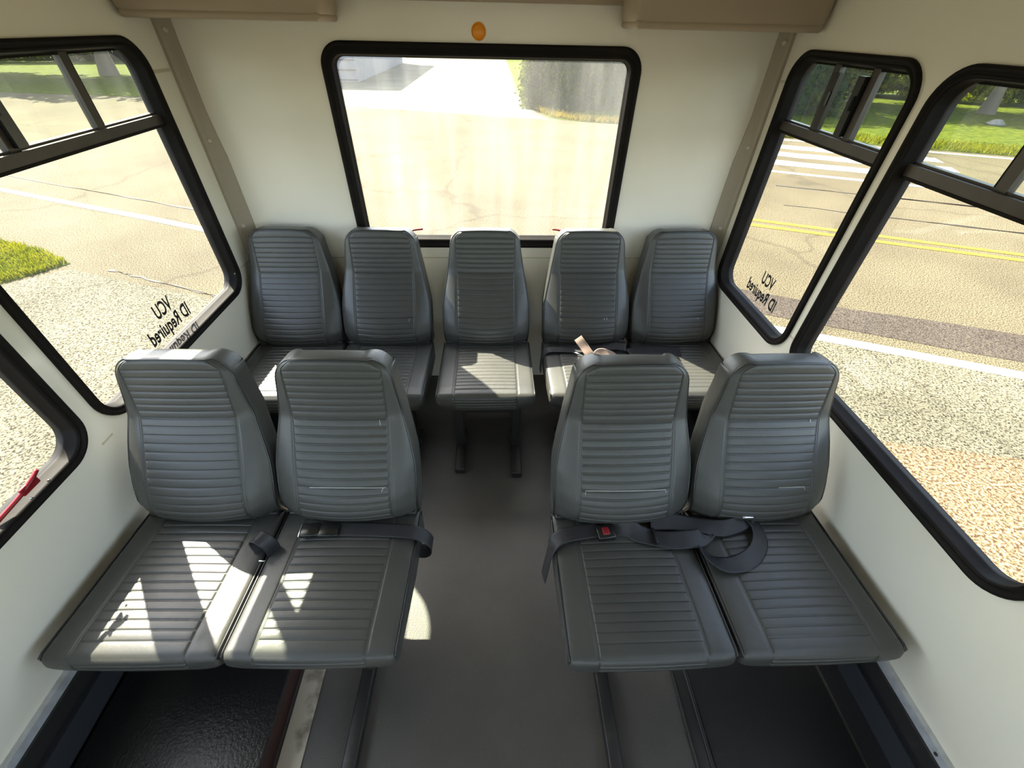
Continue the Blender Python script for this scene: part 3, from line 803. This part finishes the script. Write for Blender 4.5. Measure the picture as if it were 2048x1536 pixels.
# ------------------------------------------------------------------ floor fittings
fx = empty('floor_box', (-.95, -.3, 0)); tag(fx, 'low black rubber-covered floor box along the left wall, under near left seats', 'floor box')
link('lid', boxmesh(-.245, .272, -1.2, 1.05, .098, .112, .004), M_WELL, fx, True)
link('side', boxmesh(-.25, .266, -1.19, 1.04, 0, .098), M_WELLSIDE, fx)
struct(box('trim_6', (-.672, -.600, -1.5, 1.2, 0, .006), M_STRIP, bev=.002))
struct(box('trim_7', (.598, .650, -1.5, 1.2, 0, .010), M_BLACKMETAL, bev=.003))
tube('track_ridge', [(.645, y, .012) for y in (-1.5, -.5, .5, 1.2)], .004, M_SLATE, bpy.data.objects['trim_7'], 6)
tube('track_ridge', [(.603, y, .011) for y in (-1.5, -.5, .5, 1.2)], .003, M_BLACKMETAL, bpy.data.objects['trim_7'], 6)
struct(box('trim_8', (.66, XR - .024, -1.5, 1.3, 0, .004), M_BLACK))

# ------------------------------------------------------------------ outside
G = -.80
gr = struct(pydata('ground', [(-140, -60, G), (140, -60, G), (140, 160, G), (-140, 160, G)], [[0, 1, 2, 3]], M_ROAD))
def patch(name, pts, z, m):
    n = len(pts)
    V = [(x, y, G + z) for x, y in pts] + [(x, y, G - .01) for x, y in pts]
    return pydata(name, V, [list(range(n))] + [[i, n + i, n + (i + 1) % n, (i + 1) % n] for i in range(n)], m, gr)
RU = Vector((.925, -.380)).normalized(); RN = Vector((-RU.y, RU.x))
def rp(s, n):
    p = RU * s + RN * n; return (p.x, p.y)
def stripe(name, n0, n1, s0, s1, z, m, wob=0, seg=14):
    A = []; B = []
    for i in range(seg + 1):
        s = s0 + (s1 - s0) * i / seg
        A.append(rp(s, n0 + random.uniform(-wob, wob))); B.append(rp(s, n1 + random.uniform(-wob, wob)))
    return patch(name, A + B[::-1], z, m)
# yellow centre lines, edge lines, crossing bars
stripe('white_edge_line', 4.36, 4.50, -40, -1.2, .006, M_PAINT, .015, 40)
stripe('white_edge_line', 4.62, 4.76, .2, 45, .006, M_PAINT, .008, 40)
stripe('yellow_centre_line', 8.05, 8.17, 1.35, 45, .006, M_YELLOW, .01, 40)
stripe('yellow_centre_line', 8.32, 8.44, 1.35, 45, .006, M_YELLOW, .01, 40)
stripe('white_edge_line', 12.05, 12.22, 1.8, 45, .006, M_PAINT, .02, 40)
stripe('white_edge_line', 16.25, 16.42, 1.5, 60, .006, M_PAINT, .02, 40)
for i in range(3):
    stripe('crossing_bar', 12.85 + i * 1.05, 13.4 + i * 1.05, 2.0, 6.3, .006, M_PAINT, .03, 10)
stripe('dark_band', 5.0, 5.55, .3, 40, .004, M_DARKASPH, .05, 40)
stripe('tar_seam', 5.02, 5.05, -40, -1.5, .007, M_CRACK, .02, 70)
stripe('tar_seam', 2.93, 2.955, -6.6, .4, .007, M_CRACK, .02, 50)
stripe('tar_seam', 9.5, 9.53, 2, 30, .007, M_CRACK, .05, 50)
stripe('tar_seam', 10.9, 10.93, 2, 30, .007, M_CRACK, .06, 50)
# pale concrete apron beside the bus on the left
patch('concrete_apron', [(-5.5, 5.25), (-3.2, 4.42), (-.8, 3.55), (-.5, -12), (-14, -12), (-14, 2.0), (-9.5, 3.2), (-6.6, 4.25)], .005, M_APRON)
# broken shoulder on the right
stripe('pale_shoulder', -30, 4.62, .8, 45, .003, M_APRON, .0, 20)
patch('broken_edge', [(2.4, 2.45), (3.1, 2.15), (4.1, 1.95), (5.4, 1.2), (6.2, -.5), (5.0, -3), (2.0, -3), (1.9, 1.0)], .008, M_BROKEN)
# driveway opposite
patch('driveway', [(-16, 22), (-6, 19.3), (1.9, 16.9), (1.3, 20), (1.0, 24), (1.1, 60), (-9, 60), (-9, 26)], .004, M_DRIVE)
# lawns
lawns = [('near_lawn', [(-5.62, 5.42), (-5.9, 5.0), (-6.6, 4.3), (-9.5, 3.25), (-16, 1.6), (-16, 9.0), (-9.2, 7.0), (-6.3, 5.8)]),
         ('far_left_lawn', [(-60, 33), (-20.3, 21.6), (-14, 20.9), (-9.2, 22), (-9.2, 60), (-60, 90)]),
         ('far_right_lawn', [(2.0, 17.3), (2.5, 16.9), (3.2, 16.6), rp(-2.0, 16.7), rp(10, 16.75), rp(30, 16.8), rp(80, 16.8), (120, 20), (90, 90), (1.2, 90), (1.2, 21)])]
for nm, pts in lawns: patch(nm, pts, .008, M_GRASS)

def cloud(n, sampler, size, seed, flat=.5):
    """n leaf quads; sampler(rng,n)->Nx3"""
    rng = np.random.default_rng(seed); P = sampler(rng, n)
    a = rng.normal(size=(n, 3)); a /= np.linalg.norm(a, axis=1)[:, None]
    b = rng.normal(size=(n, 3)); b -= a * (a * b).sum(1)[:, None]; b /= np.linalg.norm(b, axis=1)[:, None]
    s = size * rng.uniform(.6, 1.4, (n, 1))
    V = np.stack([P - a * s, P + b * s * flat, P + a * s, P - b * s * flat], 1).reshape(-1, 3)
    return V
def quadmesh(name, V):
    n = len(V) // 4; me = bpy.data.meshes.new(name)
    me.vertices.add(len(V)); me.vertices.foreach_set('co', V.astype(np.float32).ravel())
    me.loops.add(4 * n); me.loops.foreach_set('vertex_index', np.arange(4 * n, dtype=np.int32))
    me.polygons.add(n); me.polygons.foreach_set('loop_start', np.arange(0, 4 * n, 4, dtype=np.int32))
    me.update(calc_edges=True); me.validate(); return me
def blob(rng, n, c, r, k=40, rr=.35):
    """clumped ellipsoid foliage"""
    d = rng.normal(size=(k, 3)); d /= np.linalg.norm(d, axis=1)[:, None]
    cen = d * np.array(r) * rng.uniform(.45, 1, (k, 1)) + np.array(c)
    i = rng.integers(0, k, n); q = rng.normal(size=(n, 3)); q /= np.linalg.norm(q, axis=1)[:, None]
    return cen[i] + q * (np.array(r) * rr) * rng.uniform(.55, 1, (n, 1))

# trees: own trunk and crown each
TREEMESH = []
for k in range(3):
    h = (6.2, 7.5, 5.2)[k]; r = (3.0, 2.6, 3.2)[k]
    TREEMESH.append(quadmesh('crown', cloud(9000, lambda g, n: blob(g, n, (0, 0, h * .62), (r, r, h * .42), 46), .17, 10 + k)))
    TREEMESH[-1].materials.append(M_LEAF)
def trunkmesh(h, r):
    bm = bmesh.new(); prev = None
    segs = 8; n = 6; rings = []
    for i in range(n):
        z = h * i / (n - 1); rad = r * (1.5 if i == 0 else 1 - .12 * i)
        rings.append([bm.verts.new((rad * math.cos(2 * math.pi * k / segs) + .12 * math.sin(i), rad * math.sin(2 * math.pi * k / segs), z)) for k in range(segs)])
    for a, b in zip(rings, rings[1:]):
        for k in range(segs): bm.faces.new([a[k], a[(k + 1) % segs], b[(k + 1) % segs], b[k]])
    me = bpy.data.meshes.new('trunk'); bm.to_mesh(me); bm.free(); me.materials.append(M_BARK); return me
TR = trunkmesh(4.2, .22)
def tree(x, y, k, s, rz, label, grp='trees beyond the road'):
    t = tag(empty('tree', (x, y, G), rz), label, 'tree', grp)
    t.scale = (s, s, s)
    link('crown', TREEMESH[k], None, t); link('trunk', TR, None, t, True)
spots = [(16.6, 22.6, 0, 1.0, 0, 'tree with a bare trunk seen through the vent of the narrow right window'),
         (20.6, 20.0, 1, 1.0, 1, 'tree with trunk at left edge of the wide right window vent'),
         (12.4, 27.6, 2, 1.1, 2, 'bushy dark tree behind the lawn, beside the hedge'),
         (27.0, 19.5, 0, 1.3, 4, 'tree at the far right beyond the road, past the rocks')]
for q in spots: tree(*q)
ltree = [(-20.8, 28.8, 0, 1.45, 0, 'tree behind the far lawn seen through the left window vent'),
         (-28.0, 28.5, 1, 1.5, 2, 'tree at the roadside far to the left, shading the road'),
         (-22.5, 45.5, 2, 1.4, 4, 'tree behind the far lawn near the left window corner'),
         (-32.0, 47.0, 1, 1.5, 1, 'tree at the back of the far left lawn'),
         (-38.0, 36.0, 0, 1.4, 3, 'tree on the left edge of the far lawn')]
for q in ltree: tree(*q, grp='trees on the far left lawn')

# hedge and undergrowth on the right
def box_cloud(x0, x1, y0, y1, z0, z1):
    def f(rng, n):
        P = np.empty((n, 3)); u = rng.uniform(size=(n, 3))
        P[:, 0] = x0 + (x1 - x0) * u[:, 0]; P[:, 1] = y0 + (y1 - y0) * u[:, 1]; P[:, 2] = z0 + (z1 - z0) * u[:, 2]
        face = rng.integers(0, 4, n)
        P[face == 0, 1] = y0; P[face == 1, 0] = x0; P[face == 2, 2] = z1
        P += rng.normal(size=(n, 3)) * .13
        P[:, 1] += .35 * np.sin(P[:, 0] * 1.7) * (face == 0); P[:, 2] = np.maximum(P[:, 2], .02)
        return P
    return f
hd = tag(empty('hedge', (7.4, 20.5, G), -.06), 'tall clipped dark green hedge behind the bus, along the far side of the road', 'hedge')
link('foliage', quadmesh('foliage', cloud(42000, box_cloud(-6.0, 6.2, -1.6, 2.4, 0, 3.2), .075, 3)), M_HEDGE, hd)
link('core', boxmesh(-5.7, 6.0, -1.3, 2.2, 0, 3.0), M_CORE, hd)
ug = tag(empty('shrub', (22.5, 24.5, G), -.5), 'long bank of shrubs with painted sun patches under the trees on the right', 'shrub')
link('foliage', quadmesh('foliage', cloud(26000, lambda g, n: blob(g, n, (0, 0, 1.0), (9.5, 1.6, 1.3), 60, .22), .12, 5)), M_SUNPAINTLEAF, ug)
lh = tag(empty('shrub', (-30, 37.5, G), .3), 'long bank of dark shrubs at the top of the far left lawn', 'shrub')
link('foliage', quadmesh('foliage', cloud(20000, lambda g, n: blob(g, n, (0, 0, 1.4), (14, 1.6, 1.8), 60, .22), .16, 6)), M_LEAF, lh)

# grass blades
def blades(name, poly, n, h, m, label, seed):
    rng = np.random.default_rng(seed); P = np.array(poly); lo, hi = P.min(0), P.max(0)
    Q = rng.uniform(lo, hi, (n * 3, 2)); ins = np.zeros(len(Q), bool); j = len(P) - 1
    for i in range(len(P)):
        c = ((P[i, 1] > Q[:, 1]) != (P[j, 1] > Q[:, 1])) & (Q[:, 0] < (P[j, 0] - P[i, 0]) * (Q[:, 1] - P[i, 1]) / (P[j, 1] - P[i, 1] + 1e-12) + P[i, 0])
        ins ^= c; j = i
    Q = Q[ins][:n]; n = len(Q); a = rng.uniform(0, 6.28, n); hh = h * rng.uniform(.5, 1.3, n); ww = h * .14
    d = np.stack([np.cos(a), np.sin(a)], 1) * ww; tip = rng.normal(size=(n, 2)) * h * .4
    z = np.full((n, 1), G + .018)
    V = np.stack([np.hstack([Q - d, z]), np.hstack([Q + d, z]), np.hstack([Q + tip + d * .3, z + hh[:, None]]), np.hstack([Q + tip - d * .3, z + hh[:, None]])], 1).reshape(-1, 3)
    o = link(name, quadmesh(name, V), m)
    tag(o, label, 'grass', kind='stuff')
blades('grass', [(-5.62, 5.42), (-5.9, 5.0), (-6.6, 4.3), (-9.5, 3.25), (-9.5, 7.1), (-9.2, 7.0), (-6.3, 5.8)], 30000, .06, M_BLADE, 'bright green grass at the corner by the pale concrete, seen through left window', 1)
blades('grass', [rp(-2.2, 16.9), rp(10, 16.7), rp(20, 16.7), rp(20, 17.9), rp(10, 17.9), rp(-2.2, 17.4)], 26000, .13, M_BLADE, 'sunlit strip of grass along the far road edge on the right', 2)
blades('dry_grass', [(1.2, 20.6), (1.5, 19.5), (2.0, 17.5), (3.0, 16.7), rp(-2, 16.7), rp(3, 16.7), rp(3, 17.2), rp(-2.2, 17.4), (3.0, 17.5), (2.3, 18.4), (1.9, 19.6), (1.6, 20.6)], 14000, .12, M_DRYBLADE, 'yellow dry grass fringe at the foot of the hedge', 3)

# low rocks in the shade on the right
def rock(x, y, s, seed, label):
    rng = random.Random(seed); bm = bmesh.new(); bmesh.ops.create_icosphere(bm, subdivisions=3, radius=s)
    ph = [rng.uniform(0, 6) for _ in range(4)]
    for v in bm.verts:
        k = 1 + .18 * math.sin(v.co.x / s * 2.3 + ph[0]) + .15 * math.sin(v.co.y / s * 3.1 + ph[1]) + .1 * math.sin(v.co.z / s * 5 + ph[2])
        v.co = (v.co.x * k * 1.5, v.co.y * k, v.co.z * k * .55)
    me = bpy.data.meshes.new('rock'); bm.to_mesh(me); bm.free()
    o = link('rock', me, M_ROCK, None, True, (x, y, G + s * .3)); tag(o, label, 'rock', 'rocks on the far lawn')
rock(19.4, 16.4, .26, 1, 'nearer grey rock on the shaded lawn at far right')
rock(20.6, 15.9, .30, 2, 'smaller grey rock at the right end of the shaded lawn')
rock(18.3, 17.2, .20, 3, 'low grey rock nearest the tree trunks on the lawn')

# grey building up the driveway
bl = tag(empty('building', (-13.5, 34.5, G)), 'grey sided building beside the driveway behind the bus', 'building')
bd = link('wall', boxmesh(-1.5, 6.3, -7.0, 7.5, 0, 3.4), M_BUILD, bl)
for i in range(8): link('siding_board', boxmesh(-1.5, 6.33, -7.05, -6.99, .1 + .42 * i, .14 + .42 * i), M_SLATE, bd)
link('garage_door', boxmesh(1.2, 5.2, -7.06, -7.0, .05, 2.6, .01), M_PAINT, bl)
link('roof', boxmesh(-2, 6.8, -7.5, 8, 3.4, 3.7, .03), M_SLATE, bl)
fw_ = tag(empty('garden_wall', (-3.4, 50, G)), 'low dark wall across the far end of the driveway', 'wall')
link('wall_body', boxmesh(-5.5, 5.2, -.3, .3, 0, 1.6), M_BUILD, fw_); link('coping', boxmesh(-5.6, 5.3, -.4, .4, 1.6, 1.72, .02), M_SLATE, fw_)
